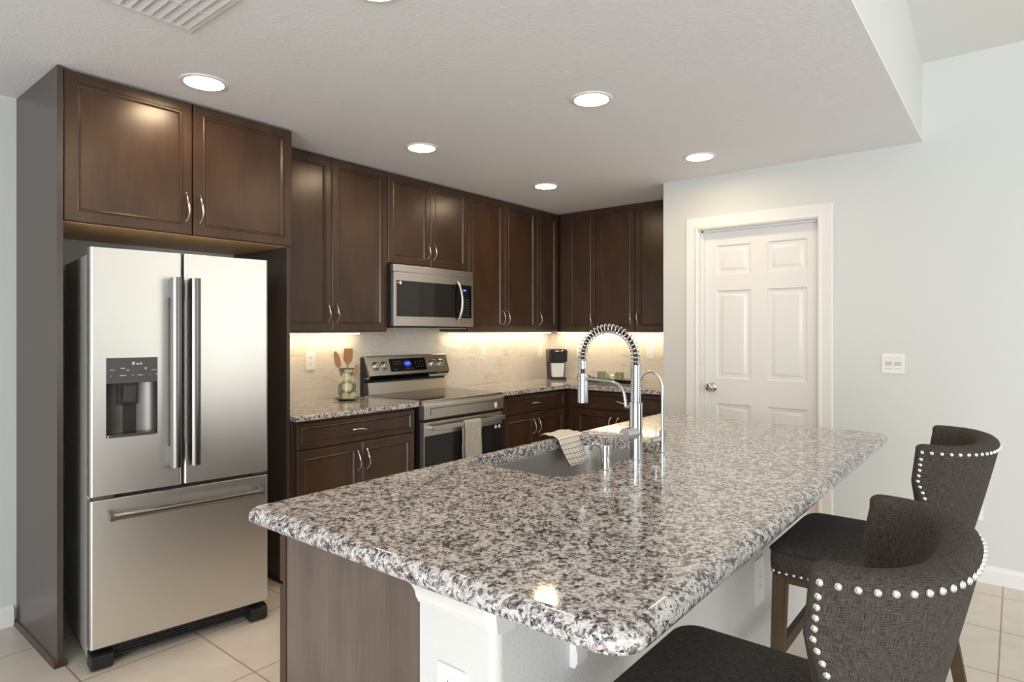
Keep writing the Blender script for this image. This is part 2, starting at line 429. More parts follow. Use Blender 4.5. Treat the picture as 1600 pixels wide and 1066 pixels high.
# casing: mitred moulding round the opening
prof = [(.004, 0), (.004, .012), (.012, .016), (.022, .015), (.028, .011), (.060, .016), (.074, .021), (.086, .021), (.091, .014), (.091, 0)]
rings = []
for (sy, yb, zt) in (('L', DY1, None), ('L', DY1, 1), ('R', DY0, 1), ('R', DY0, None)):
    s_ = 1 if sy == 'L' else -1
    rings.append([(XW-d, yb+s_*o_, (DZ+o_) if zt else 0) for o_, d in prof])
struct(MB().loft(rings, True).build('trim_3', 'white_paint', smooth=25))

# ------------------------------------------------------------------ outlets, switches, vent, downlights
def plate_dims(m, w_, h_): m.prism(rrect(-w_/2, w_/2, -h_/2, h_/2, .004), poly_xz, 0, -.006, .0015)
def outlet(label, loc, rz, group='electrical plates', w_=.072, h_=.118, kind='duplex'):
    t = thing('wall_outlet', label, 'outlet', loc, rz, group)
    m = MB(); plate_dims(m, w_, h_); m.build('cover_plate', 'plate', t)
    if kind == 'duplex':
        for k in (-1, 1):
            m = MB(); m.prism(rrect(-.017, .017, k*.0215-.0145, k*.0215+.0145, .007), poly_xz, -.0055, -.008, .0006); f = m.build('receptacle', 'plate', t)
            m = MB()
            for x in (-.0065, .0065): m.box(x-.0012, x+.0012, -.0083, -.0075, k*.0215-.001, k*.0215+.008)
            m.prism([(.0025*math.cos(a*PI/4), k*.0215-.007+.0025*math.sin(a*PI/4)) for a in range(8)], poly_xz, -.0075, -.0083)
            m.build('slot', 'slot', f)
    return t
outlet('white duplex outlet on the tiled splash left of the utensil crock', (-2.751, -.0085, 1.180), 0)
outlet('white duplex outlet on the tiled splash just right of the range', (-1.028, -.0085, 1.185), 0)
outlet('white duplex outlet on the tiled splash left of the coffee maker', (-.190, -.0085, 1.185), 0)
outlet('white outlet on the tiled splash right of the coffee maker, behind the faucet coil', (-.0085, -.36, 1.185), -PI/2)
outlet('white duplex outlet on the tiled splash beside the pantry wall corner', (-.0085, -1.105, 1.190), -PI/2)
outlet('white outlet low on the grey wall beyond the farther stool', (XW-.0005, -3.475, .395), -PI/2)
t = thing('light_switch', 'white double rocker switch plate on the grey wall right of the pantry door', 'switch', (XW-.0005, -3.0865, 1.186), -PI/2)
m = MB(); plate_dims(m, .117, .118); m.build('cover_plate', 'plate', t)
for x in (-.023, .023):
    MB().box(x-.0178, x+.0178, -.0065, -.0055, -.0345, .0345).build('rocker_gap_shade', 'icon', t, 0)  # grey plate paints the shade in the gap round the rocker
    m = MB(); m.prism([(-.005, -.033), (-.0075, -.030), (-.0055, 0), (-.0085, .030), (-.005, .033)], lambda p, a: (a, p[0], p[1]), x-.0165, x+.0165); m.build('rocker', 'plate', t, 20)

t = thing('ceiling_vent', 'white louvred air vent in the ceiling above the fridge cabinet', 'vent', (-4.27, -1.50, CEIL))
X0, X1, Y0, Y1 = -.185, .185, -.185, .185
m = MB()
prof = [(0, 0), (0, -.004), (.010, -.009), (.024, -.009), (.028, -.004), (.028, 0)]
rings = []
for (sx, sy) in ((-1, -1), (1, -1), (1, 1), (-1, 1), (-1, -1)):
    rings.append([(sx*(.185-i), sy*(.185-i), z) for i, z in prof])
m.loft(rings, False); m.build('frame', 'caulk', t, 25)
MB().box(-.16, .16, -.16, .16, -.0015, -.0005).build('duct_shade', 'toe', t)  # thin dark sheet painted as the shade behind the slats
for half in (0, 1):
    for k in range(10):
        x = -.143+k*.0318
        y0, y1 = ((-.157, -.004) if half == 0 else (.004, .157))
        MB().prism([(x-.011, -.0025), (x+.013, -.0115), (x+.0135, -.0105), (x-.0105, -.0015)], poly_xz, y0, y1).build('slat', 'caulk', t, 0)
MB().box(-.158, .158, -.004, .004, -.010, -.002).build('divider_bar', 'caulk', t)

def downlight(label, x, y):
    t = thing('recessed_downlight', label, 'ceiling light', (x, y, CEIL), 0, 'recessed downlights in the kitchen ceiling')
    MB().lathe([(.100, 0), (.098, -.004), (.088, -.008), (.080, -.006), (.078, -.001)], n=40, cap=False).build('trim_ring', 'white_paint', t)
    m = MB(); m.lathe([(.078, -.0012), (.05, -.0030), (.001, -.0036)], n=40, cap='end'); m.build('lens', 'lamp', t)
    return t
downlight('lit recessed downlight in front of the fridge cabinet', -3.845, -.880)
downlight('lit recessed downlight in front of the microwave', -2.574, -.899)
downlight('lit recessed downlight nearest the kitchen corner', -1.311, -.896)
downlight('lit recessed downlight above the island, near the top middle of the picture', -2.602, -2.098)
downlight('lit recessed downlight above the island, closest to the pantry door', -1.345, -2.109)
downlight('lit recessed downlight at the top edge, its rim just inside the picture', -3.86, -2.075)

# ------------------------------------------------------------------ cabinets
def door_bm(x0, x1, z0, z1, yf, t=.02, fr=.058):
    m = MB()
    def rect(i, d): return [(x0+i, yf+d, z0+i), (x1-i, yf+d, z0+i), (x1-i, yf+d, z1-i), (x0+i, yf+d, z1-i)]
    prof = [(0, t), (0, .004), (.004, 0), (fr-.016, 0), (fr-.0150, .0030), (fr-.0115, .0030), (fr-.0075, .0006), (fr-.0045, .0012), (fr, .0070), (fr+.003, .0100), (fr+.006, .0100)]
    m.loft([rect(i, d) for i, d in prof], True)
    return m
def pull_bm(cx, cz, yf, ln=.112, vert=True):
    pts = []; rr = []
    n = 16
    for k in range(n+1):
        a = k/n; z = (a-.5)*ln; h = .030*math.sin(PI*a)**.6 if 0 < a < 1 else 0
        side = .004*math.sin(2*PI*a)
        pts.append((cx+side, yf-h-.001, cz+z) if vert else (cx+z, yf-h-.001, cz+side))
        rr.append(.0068 if k in (0, n) else .0036+.0022*math.sin(PI*a))
    return MB().tube(pts, rr, 10)
def cabinet(name, label, loc, rz, w_, d, h, doors, drawers=(), toe=0, cat='cabinet', open_top=False, body_mat='wood', under=None, group=None, handle_ln=.112):
    """local frame: x along the run, y=0 at the wall, front at -d; doors sit in front of -d. doors: (x0,x1,z0,z1,hx,hz)"""
    t = thing(name, label, cat, loc, rz, group)
    if not open_top:
        m = MB(); m.box(0, w_, -d, -.002, toe, h)
    else:
        m = MB(); m.box(0, .018, -d, 0, toe, h).box(w_-.018, w_, -d, 0, toe, h).box(.018, w_-.018, -d, 0, toe, toe+.018)
    m.build('cabinet_body', body_mat, t, 0)
    if toe: MB().box(.01, w_-.01, -d+.06, -.003, 0.0005, toe).build('toe_kick', 'toe', t, 0)
    if under: MB().box(.001, w_-.001, -d+.001, -.012, -.0015, .0005).build('underside', under, t, 0)
    for (x0, x1, z0, z1, hx, hz) in doors:
        o = door_bm(x0, x1, z0, z1, -d-.021).build('door', 'wood', t, 28)
        if hx is not None: pull_bm(hx, hz, -d-.021, handle_ln).build('handle', 'nickel', o)
    for (x0, x1, z0, z1) in drawers:
        o = door_bm(x0, x1, z0, z1, -d-.021, fr=.036).build('drawer', 'wood', t, 28)
        pull_bm((x0+x1)/2, (z0+z1)/2, -d-.021, handle_ln, False).build('handle', 'nickel', o)
    return t
ZU = 1.372; HU = CEIL-.004-ZU; DU = .309
def upper(label, x, w_, z0, splits, handles, wallB=None):
    h = CEIL-.004-z0; e = .003; doors = []
    xs = [0]+splits+[w_]
    for i, hs in enumerate(handles):
        x0, x1 = xs[i]+(e if i == 0 else e*.7), xs[i+1]-(e if i == len(handles)-1 else e*.7)
        hx = None if hs is None else (x1-.028 if hs == 'r' else x0+.028)
        doors.append((x0, x1, .004, h-.012, hx, .118))
    loc, rz = ((x, -.0, z0), 0) if wallB is None else ((0, x, z0), -PI/2)
    return cabinet('wall_cabinet', label, loc, rz, w_, DU, h, doors, cat='wall cabinet', group='upper wall cabinets')
upper('tall two-door dark wall cabinet between the fridge and the microwave', -3.2465, .8855, ZU, [.442], ['r', 'l'])
upper('short two-door dark wall cabinet above the microwave', -2.3605, .802, 1.840, [.398], ['r', 'l'])
upper('tall two-door dark wall cabinet right of the microwave', -1.558, .895, ZU, [.445], ['r', 'l'])
t = upper('narrow single-door dark wall cabinet left of the corner', -.6625, .3235, ZU, [], ['l'])
MB().box(.3235, .6605, -DU-.004, 0, 0, HU).build('corner_filler', 'wood', t, 0)
t = upper('single-door dark wall cabinet right of the corner, on the pantry side', -.416, .312, ZU, [], ['r'], True)
MB().box(-.083, 0, -DU-.004, 0, 0, HU).build('corner_filler', 'wood', t, 0)
upper('two-door dark wall cabinet beside the pantry wall corner', -.7285, .885, ZU, [.3925], ['r', 'l'], True)

# over-fridge cabinet and its two tall side panels
ZF = 1.833; DF = .585
hf = CEIL-.006-ZF
cabinet('wall_cabinet', 'deep two-door dark cabinet above the refrigerator', (-4.2905, 0, ZF), 0, 1.0215, DF, hf,
        [(.002, .5155, .002, hf-.006, .5155-.028, .130), (.5215, 1.0405, .002, hf-.006, .5215+.030, .130)], cat='wall cabinet', under='maple', handle_ln=.128)
t = thing('fridge_side_panel', 'tall dark end panel left of the refrigerator, floor to ceiling', 'end panel', (-4.3134, 0, 0))
MB().box(0, .022, -.606, -.001, .001, CEIL-.003, .001).build('panel_board', 'panel_gloss', t, 0)
m = MB(); pr_ = [(0, 0), (.014, 0), (.013, .008), (.006, .020), (0, .022)]
m.prism(pr_, lambda p, a: (-p[0], a, p[1]+.0005), -.618, -.001)
m.prism(pr_, lambda p, a: (a, -.606-p[0], p[1]+.0005), -.012, .034)
m.build('shoe_moulding', 'wood', t)
t = thing('fridge_side_panel', 'tall dark side panel right of the refrigerator, beside the left counter', 'end panel', (-3.2685, 0, 0))
MB().box(0, .0205, -.583, -.001, .001, CEIL-.003, .001).build('panel_board', 'panel_gloss', t, 0)
MB().prism(pr_, lambda p, a: (-p[0], a, p[1]+.0005), -.583, -.001).build('shoe_moulding', 'wood', t)

# base cabinets
HB = .880; DB = .585
def base(label, loc, rz, w_, splits, hnd, x0=0.0, drawer_x=None, fill=None):
    xs = [x0+.010]+splits+[w_-.012]
    doors = []
    for i, hs in enumerate(hnd):
        a, b = xs[i]+.0015, xs[i+1]-.0015
        doors.append((a, b, .125, .713, b-.032 if hs == 'r' else a+.032, .605))
    t = cabinet('base_cabinet', label, loc, rz, w_, DB, HB, doors, [(x0+.010, w_-.012, .722, .866)], toe=.10, cat='base cabinet', group='base cabinets along the walls')
    return t
base('dark base cabinet with a drawer and two doors, left of the range', (-3.2465, 0, 0), 0, .893, [.463], ['r', 'l'], .018)
base('dark base cabinet with a drawer and two doors, right of the range', (-1.538, 0, 0), 0, .928, [.487], ['r', 'l'], .066)
t = base('dark base cabinet in the corner next to the pantry wall', (0, -.6805, 0), -PI/2, .94, [.402], ['r', 'l'], -.005)
MB().box(-.10, -.0005, -DB-.004, -.003, .0005, HB).build('corner_filler', 'wood', t, 0)

# countertops
def counter(name, label, pts, z0, z1, bev=.006):
    m = MB(); m.prism(pts, poly_xy, z0, z1, bev, 3); o = m.build(name, 'granite', None, 50)
    return tag(o, label, 'countertop')
counter('countertop', 'short speckled granite countertop left of the range', [(-3.246, -.009), (-3.246, -.635), (-2.353, -.635), (-2.353, -.009)], .8825, .914)
counter('countertop', 'L-shaped speckled granite countertop wrapping the corner right of the range', [(-1.538, -.009), (-1.538, -.635), (-.640, -.635), (-.640, -1.6205), (-.009, -1.6205), (-.009, -.009)], .8825, .914)

# under-cabinet light strips
def strip(label, x0, x1, y, wallB=False):
    t = thing('under_cabinet_light', label, 'cabinet light', (0, 0, ZU), -PI/2 if wallB else 0, 'lit strips under the wall cabinets')
    MB().box(x0, x1, y-.014, y+.014, -.012, -.0005, .002).build('housing', 'white_paint', t)
    MB().box(x0+.01, x1-.01, y-.009, y+.009, -.0135, -.0118).build('diffuser', 'strip', t, 0)
strip('lit warm strip under the tall cabinet left of the microwave', -3.20, -2.40, -.075)
strip('lit warm strip under the cabinets right of the microwave', -1.52, -.10, -.075)
strip('lit warm strip under the cabinets beside the pantry wall', .14, 1.58, -.075, True)

# ------------------------------------------------------------------ refrigerator (stands a little askew in its bay)
FW = .716; FT = 1.716; FB = .090; FM = .690; FG = .016
fr = thing('refrigerator', 'stainless french-door refrigerator with bottom freezer drawer and water dispenser', 'refrigerator', (-4.247, -.770, 0), -math.radians(8))
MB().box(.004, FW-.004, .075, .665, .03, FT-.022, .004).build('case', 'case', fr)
MB().box(.012, FW-.012, .055, .078, .10, FT-.03).build('gasket', 'toe', fr, 0)
def fdoor(x0, x1, z0, z1, hole=None):
    """door slab with rounded vertical edges; optional rectangular opening"""
    r = .011; m = MB()
    out = [(x0, .062), (x0, r)]+[(x0+r-r*math.cos(a), r-r*math.sin(a)) for a in (PI/8, PI/4, 3*PI/8)]+[(x0+r, 0)]
    right = [(x1-r, 0)]+[(x1-r+r*math.sin(a), r-r*math.cos(a)) for a in (PI/8, PI/4, 3*PI/8)]+[(x1, r), (x1, .062)]
    if not hole:
        m.prism(out+right, poly_xy, z0, z1, .002, 1)
    else:
        a, b, c, d = hole
        m.prism(out+right, poly_xy, z0, c); m.prism(out+right, poly_xy, d, z1)
        m.prism(out+[(a, 0), (a, .062)], poly_xy, c, d); m.prism([(b, .062), (b, 0)]+right, poly_xy, c, d)
        bmesh.ops.remove_doubles(m.bm, verts=m.bm.verts, dist=1e-5)
    return m
mid = FW*.478
HOLE = (.056, .243, .938, 1.266)
dl = fdoor(.0, mid-.004, FM+FG, FT, HOLE).build('door', 'fridge_steel', fr, 30); dl['label'] = 'left fridge door with dispenser'
dr = fdoor(mid+.004, FW, FM+FG, FT).build('door', 'fridge_steel', fr, 30)
dz = fdoor(.0, FW, FB, FM).build('freezer_drawer', 'fridge_steel', fr, 30)
MB().box(mid-.010, mid+.010, .03, .06, FM+FG, FT-.01).build('door_seal', 'toe', fr, 0)
def fhandle(parent, xc):
    z0, z1 = .796, 1.606; w2 = .0165
    m = MB(); m.box(xc-w2, xc+w2, -.024, -.070, z0+.01, z1-.01, .002); h = m.build('handle', 'handle_blk', parent, 30)
    m = MB(); rings = []
    for k in range(9):
        z = lerp(z0, z1, k/8)
        rings.append([(xc-w2-.001, -.0695, z), (xc-w2-.001, -.0740, z), (xc-w2*.6, -.0795, z), (xc, -.0815, z), (xc+w2*.6, -.0795, z), (xc+w2+.001, -.0740, z), (xc+w2+.001, -.0695, z)])
    m.loft(rings); m.build('grip_face', 'fridge_handle', h, 30)
    for zo, zi, sg in ((z0, z0+.085, 1), (z1, z1-.085, -1)):
        MB().prism([(.001, zo+sg*.016), (-.030, zo), (-.0700, zo), (-.0700, zi), (.001, zi)], poly_yz, xc-w2-.0006, xc+w2+.0006).build('end_cap', 'handle_blk', h, 0)
    return h
fhandle(dl, mid-.040); fhandle(dr, mid+.034)
# freezer bar
m = MB(); zc = .626
m.tube([(x, -.052, zc) for x in (.074, .20, .36, .52, FW-.054)], .0145, 18); hb = m.build('handle', 'fridge_handle', dz)
for x in (.060, FW-.058):
    MB().prism([(.001, zc+.018), (-.040, zc+.015), (-.058, zc+.013), (-.066, zc), (-.058, zc-.015), (-.040, zc-.015), (.001, zc-.020)], poly_yz, x, x+.017, .002).build('end_cap', 'disp', hb)
# dispenser
a, b, c, d = HOLE
CP = d-.105
MB().prism(rrect(a, b, CP, d, (.001, .001, .008, .008)), lambda p, q: (p[0], q, p[1]), -.001, .05, .001).build('control_panel', 'disp', dl)
m = MB()
rnd = [(.055, .16, .018, .003), (.018, .165, .02, .002), (.073, .168, .012, .003), (.012, .19, .006, .002), (.055, .19, .026, .003), (.090, .19, .006, .003), (.118, .19, .022, .003), (.138, .165, .008, .008), (.170, .170, .022, .002), (.182, .19, .014, .003), (.155, .19, .004, .002)]
for (x, z, w_, h_) in rnd: m.box(a+x-w_/2*.9+.004, a+x+w_/2*.9+.004, -.0015, -.0008, d-(z-.115), d-(z-.115)+h_)
for (x, w_, h_) in ((.092, .010, .012), (.108, .010, .007), (.122, .006, .009)): m.box(a+x, a+x+w_, -.0015, -.0008, d-.030, d-.030+h_)
m.build('icons', 'icon', dl, 0)
m = MB()     # cavity: curved back wall, floor ledge
rings = []
for z in (c+.004, CP):
    rings.append([(a+.001, .0, z)]+[((a+b)/2-(b-a)/2*.99*math.cos(t_), .012+.045*math.sin(t_), z) for t_ in [PI*k/14 for k in range(15)]]+[(b-.001, .0, z)])
m.loft(rings, False, False); m.build('cavity', 'disp_in', dl)
MB().prism(rrect(a+.0005, b-.0005, 0, .06, (.01, .01, .002, .002)), lambda p, q: (p[0], p[1]-.002, q), c, c+.012, .002).build('drip_ledge', 'fridge_handle', dl)
MB().prism([(.020, CP), (.012, CP-.012), (.030, CP-.080), (.042, CP-.080), (.045, CP)], poly_yz, a+.066, a+.112, .003).build('paddle', 'disp', dl)
m = MB(); m.box(a+.050, a+.122, .036, .052, CP-.092, CP, .003); m.build('paddle_housing', 'rubber', dl)
# hinges, kick grille, feet
for x0, x1 in ((.0, .085), (FW-.085, FW)):
    MB().box(x0+.012, x1, .002, .05, FM+.002, FM+FG-.003, .002).build('hinge', 'fridge_handle', fr)
    MB().box(x0+.008, x1-.008, .02, .12, FT-.021, FT-.006, .004).build('hinge_cover', 'rubber', fr)
m = MB(); m.box(.02, FW-.02, .035, .10, .026, FB-.006, .004)
for k in range(4): m.box(.09, FW-.09, .030, .037, .034+k*.012, .040+k*.012)
m.build('kick_grille', 'rubber', fr)
for x0, x1 in ((.004, .082), (FW-.082, FW-.004)):
    MB().prism([(.012, 0.0), (-.004, .012), (-.004, .058), (.014, .070), (.09, .070), (.09, 0.0)], poly_yz, x0, x1, .004).build('foot', 'rubber', fr)

# ------------------------------------------------------------------ range
RX0, RX1 = -2.3475, -1.5435; RW = RX1-RX0
rg = thing('range', 'stainless freestanding electric range with smooth black glass cooktop', 'range', (RX0, 0, 0))
MB().box(.003, RW-.003, -.625, -.012, .03, .900).build('body', 'black', rg, 0)
MB().box(0.0, RW, -.655, -.060, .9005, .9215, .003).build('cooktop_frame', 'steel', rg)
MB().box(.012, RW-.012, -.630, -.062, .9205, .9235, .001).build('cooktop_glass', 'glass_black', rg)
m = MB(); m.prism([(-.625, .800), (-.672, .800), (-.676, .806), (-.676, .880), (-.670, .905), (-.655, .918), (-.625, .918)], poly_yz, 0, RW, .002)
m.build('front_strip', 'steel', rg)
m = MB()
for q in ((.055, RW-.055, .866, .870), (.055, .059, .822, .870), (RW-.059, RW-.055, .822, .870)): m.box(q[0], q[1], -.6775, -.6755, q[2], q[3])
m.build('pressed_outline', 'toe', rg, 0)
MB().box(RW-.105, RW-.082, -.679, -.6765, .815, .852).build('sticker', 'sticker', rg, 0)
od = thing.__call__ if False else None
m = MB(); m.box(.004, RW-.004, -.668, -.626, .222, .779, .004); od = m.build('oven_door', 'steel', rg)
MB().prism(rrect(.012, RW-.012, .245, .690, .006), poly_xz, -.667, -.6700).build('glass', 'glass_smoke', od)
m = MB(); m.box(.045, RW-.030, -.722, -.706, .727, .759, .005); hd = m.build('handle', 'steel', od)
for x in (.060, RW-.060): MB().box(x-.012, x+.012, -.708, -.667, .732, .754, .003).build('bracket', 'steel', hd)
for x in (RW-.085, RW-.045):
    m = MB(); m.lathe([(.013, 0), (.013, .0006)], (x, -.6701, .672), 16, Matrix.Rotation(PI/2, 4, 'X')); m.build('round_sticker', 'sticker', od, 0)
MB().box(.004, RW-.004, -.662, -.626, .045, .214, .004).build('warming_drawer', 'steel', rg)
MB().box(.03, RW-.03, -.58, -.03, 0, .046).build('base', 'toe', rg, 0)
# backguard
m = MB(); m.prism([(-.010, .90), (-.052, .90), (-.052, 1.045), (-.085, 1.045), (-.030, 1.188), (-.010, 1.188)], poly_yz, .001, .020); m.prism([(-.010, .90), (-.052, .90), (-.052, 1.045), (-.085, 1.045), (-.030, 1.188), (-.010, 1.188)], poly_yz, RW-.020, RW-.001)
m.build('backguard_cheek', 'black', rg, 0)
MB().prism([(-.012, .922), (-.082, .922), (-.076, .985), (-.070, 1.004), (-.012, 1.004)], poly_yz, .022, RW-.022, .001).build('lower_splash', 'steel', rg)
MB().box(.021, RW-.021, -.060, -.012, 1.003, 1.05).build('vent_gap', 'toe', rg, 0)
cpn = MB().prism([(-.012, 1.030), (-.086, 1.030), (-.112, 1.058), (-.068, 1.190), (-.060, 1.196), (-.012, 1.196)], poly_yz, .010, RW-.004, .002).build('control_panel', 'steel', rg, 25)
MB().prism([(-.060, 1.022), (-.084, 1.022), (-.114, 1.054), (-.110, 1.060), (-.082, 1.034), (-.060, 1.034)], poly_yz, .020, RW-.012).build('lower_lip', 'glass_black', rg, 0)
# frame on the sloping face: s along x, q up the slope
P0 = Vector((0, -.112, 1.058)); P1 = Vector((0, -.068, 1.190)); U_ = (P1-P0).normalized(); LN = (P1-P0).length; NN = Vector((0, -U_.z, U_.y))
def slope(x, q, d): v = P0+U_*q+NN*d; return (x, v.y, v.z)
m = MB(); m.prism([(.205, .022), (.560, .022), (.560, LN-.020), (.205, LN-.020)], lambda p, a_: slope(p[0], p[1], a_), .0, .0015); m.build('display', 'glass_black', cpn, 0)
m = MB(); m.prism([(.375+.042*math.cos(t_*PI/8), .078+.026*math.sin(t_*PI/8)) for t_ in range(16)], lambda p, a_: slope(p[0], p[1], a_), .0015, .0019); m.build('display_field', 'blue_glow', cpn, 0)
m = MB()
def seg(x0, x1, q0, q1): m.prism([(x0, q0), (x1, q0), (x1, q1), (x0, q1)], lambda p, a_: slope(p[0], p[1], a_), .0019, .0023)
for x in (.355, .372, .386):
    seg(x, x+.0025, .070, .088); seg(x+.008, x+.0105, .070, .088); seg(x, x+.0105, .0865, .0885); seg(x, x+.0105, .078, .080)
m.build('clock_digits', 'blue_led', cpn, 0)
m = MB()
for i in range(3):
    for j in range(2): seg(.240+i*.028, .256+i*.028, .076+j*.018, .082+j*.018)
for i in range(4): seg(.350+i*.022, .360+i*.022, .036, .042)
for i in range(4):
    for j in range(3): seg(.452+i*.024, .458+i*.024, .050+j*.02, .056+j*.02)
seg(.235, .270, .036, .040)
m.build('key_print', 'icon_dim', cpn, 0)
BAS = Matrix(((1, 0, 0, 0), (0, U_.y, NN.y, 0), (0, U_.z, NN.z, 0), (0, 0, 0, 1)))
for x in (.075, .152, .630, .718):
    m = MB(); m.lathe([(.031, 0), (.031, .004), (.026, .007), (.0245, .022), (.020, .026), (.001, .0265)], Vector(slope(x, .070, .0002)), 28, BAS); k = m.build('knob', 'steel', cpn)
    m = MB(); m.prism([(-.0045, -.023), (.0045, -.023), (.0045, .023), (-.0045, .023)], lambda p, a_, x=x: slope(x+p[0]*.87+p[1]*.5, .070-p[0]*.5+p[1]*.87, a_), .020, .032, .002); m.build('grip', 'steel', k)
    m = MB(); m.lathe([(.033, 0), (.033, .0015)], Vector(slope(x, .070, .0001)), 28, BAS); m.build('bezel', 'rubber', k, 0)

# towel over the oven handle
def cloth_strip(name, mat, path, x0, x1, label, cat, wob=.004, thick=.004, nx=12, xf=None, uvs=1):
    P = [Vector(p) for p in path]; acc = [0]
    for p, q in zip(P, P[1:]): acc.append(acc[-1]+(q-p).length)
    m = MB(); n = len(P)-1
    def f(u, v):
        i = round(v*n); p = P[i]; fl = 1+.05*math.sin(i*.4)
        x = lerp(x0, x1, u)+.004*math.sin(i*.7)*(u-.5)
        d = wob*math.sin(u*9+i*.25)*min(1, abs(i-n/2)/6)
        q = Vector((x, p.y-abs(d) if i > n/2 else p.y+abs(d), p.z)); return xf(q, u, v) if xf else q
    m.grid(f, nx, n, lambda u, v: (lerp(x0, x1, u)*uvs, acc[round(v*n)]*uvs))
    o = m.build(name, mat, None, 0)
    for pl in o.data.polygons: pl.use_smooth = True
    md = o.modifiers.new('thickness', 'SOLIDIFY'); md.thickness = thick; md.offset = 0
    return tag(o, label, cat)
hy, hz = -.714, .743
path = [(0, hy+.0125+.0, z) for z in [.50+.02*k for k in range(12)]]
path += [(0, hy+.0125*math.cos(t_), hz+.018*math.sin(t_)+.002) for t_ in [PI*k/8 for k in range(9)]]
path += [(0, hy-.0135-.001*k*.2, .735-.02*k) for k in range(20)]
cloth_strip('dish_towel', 'dish_towel', path, -2.015, -1.852, 'oatmeal dish towel hung over the oven door handle', 'towel', .003)

# ------------------------------------------------------------------ microwave
MW0 = -2.368; MWW = .790; MZ = 1.411; MH = .423; MY = -.395
mw = thing('microwave', 'stainless over-the-range microwave with a black glass door', 'microwave', (MW0, 0, MZ))
MB().box(.002, MWW-.002, MY+.028, -.003, .004, MH, .002).build('case', 'black', mw, 0)
MB().box(.0, MWW, MY, MY+.030, MH-.052, MH-.002, .003).build('vent_strip', 'steel', mw)
md_ = MB().box(.0, MWW, MY-.006, MY+.027, .0, MH-.0545, .004).build('door', 'steel', mw)
MB().prism(rrect(.024, MWW-.030, .066, MH-.112, .004), poly_xz, MY-.0055, MY-.0085, .0008).build('window', 'glass_smoke', md_)
MB().prism(rrect(MWW-.235, MWW-.028, .064, MH-.110, .003), poly_xz, MY-.0060, MY-.0095, .0008).build('control_panel', 'glass_black', md_)
m = MB(); m.box(MWW-.125, MWW-.085, MY-.0103, MY-.0094, MH-.160, MH-.140); m.build('display', 'blue_glow', md_, 0)
m = MB(); m.box(MWW-.118, MWW-.112, MY-.0108, MY-.0102, MH-.155, MH-.144).box(MWW-.109, MWW-.101, MY-.0108, MY-.0102, MH-.155, MH-.144).box(MWW-.098, MWW-.090, MY-.0108, MY-.0102, MH-.155, MH-.144); m.build('clock_digits', 'blue_led', md_, 0)
m = MB()
for i in range(4):
    for j in range(7): m.box(MWW-.140+i*.025, MWW-.140+i*.025+.010, MY-.0103, MY-.0094, .080+j*.020, .085+j*.020)
m.build('key_print', 'icon_dim', md_, 0)
m = MB(); m.box(.030, .042, MY-.0092, MY-.0083, MH-.130, MH-.124).box(.047, .064, MY-.0092, MY-.0083, MH-.138, MH-.117); m.build('sticker', 'sticker', md_, 0)
m = MB(); hp = []
for k in range(17):
    t_ = k/16; z = lerp(.030, MH-.085, t_); hp.append((MWW-.178+.012*math.sin(PI*t_), MY-.010-.040*math.sin(PI*t_)**.7 if 0 < k < 16 else MY-.006, z))
rings = []
for i, p in enumerate(hp):
    w2 = .011
    rings.append([(p[0]+w2*math.cos(a_), p[1]+.007*math.sin(a_), p[2]) for a_ in [2*PI*j/14 for j in range(14)]])
m.loft(rings); m.build('handle', 'steel', md_)
MB().box(.03, MWW-.03, MY+.03, -.05, -.010, .005, .002).build('underside_grille', 'black', mw, 0)
m = MB(); m.box(MWW*.56, MWW-.03, MY+.04, MY+.14, -.018, -.009, .003); m.build('grease_filter', 'steel', mw)

# ------------------------------------------------------------------ small things on the wall counters
CZ = .9145
cx, cy = -2.572, -.165
t = thing('saucer', 'dark green glazed saucer under the utensil crock', 'saucer', (cx, cy, CZ))
MB().lathe([(.052, 0), (.055, .003), (.088, .012), (.090, .014), (.086, .015), (.052, .007), (.001, .007)], n=40).build('dish', 'plate_green', t)
t = thing('utensil_crock', 'flower-painted ceramic utensil crock standing on a green saucer', 'crock', (cx, cy, CZ+.0075))
MB().lathe([(.050, 0), (.056, .004), (.060, .05), (.058, .09), (.050, .13), (.047, .160), (.049, .192), (.052, .200), (.048, .200), (.044, .190), (.042, .16), (.046, .12), (.050, .05), (.046, .010), (.001, .010)], n=40).build('pot', 'floral', t)
m = MB(); m.lathe([(.0495, .1995), (.0535, .203), (.048, .2045), (.046, .200)], n=40, cap=False); m.build('rim', 'plate_green', t)
def utensil(name, label, lean, rz, head):
    t = thing(name, label, 'utensil', (cx+head[3], cy+head[4], CZ+.0185), rz, 'wooden utensils in the crock')
    R = Matrix.Rotation(lean, 4, 'Y')
    m = MB(); m.tube([(0, 0, .004), (0, 0, .12), (0, 0, head[0])], [.005, .0055, .006], 10)
    bmesh.ops.transform(m.bm, matrix=R, verts=m.bm.verts); m.build('shaft', 'spoon_wood', t)
    m = MB(); m.loft([[(x*head[1](k/8)/2, y, head[0]-.006+head[2]*k/8) for x, y in ((-1, -.003), (-.8, -.005), (.8, -.005), (1, -.003), (1, .003), (.8, .005), (-.8, .005), (-1, .003))] for k in range(9)])
    bmesh.ops.transform(m.bm, matrix=R, verts=m.bm.verts); m.build('blade', 'spoon_wood', t)
utensil('spatula', 'broad flat wooden spatula upright in the crock', .05, -.6, (.225, lambda q: min(.060, .016+.16*q) if q < .9 else .052, .108, .0, .012))
utensil('wooden_spoon', 'dark narrow wooden spoon leaning left in the crock', -.24, -.6, (.215, lambda q: .014+.026*math.sin(PI*min(1, q+.08))**.5 if q < .99 else .012, .108, -.008, -.008))
utensil('wooden_spoon', 'short wooden spoon leaning right, barely above the crock rim', .20, -.6, (.160, lambda q: .014+.014*math.sin(PI*q)**.6, .070, .014, -.016))

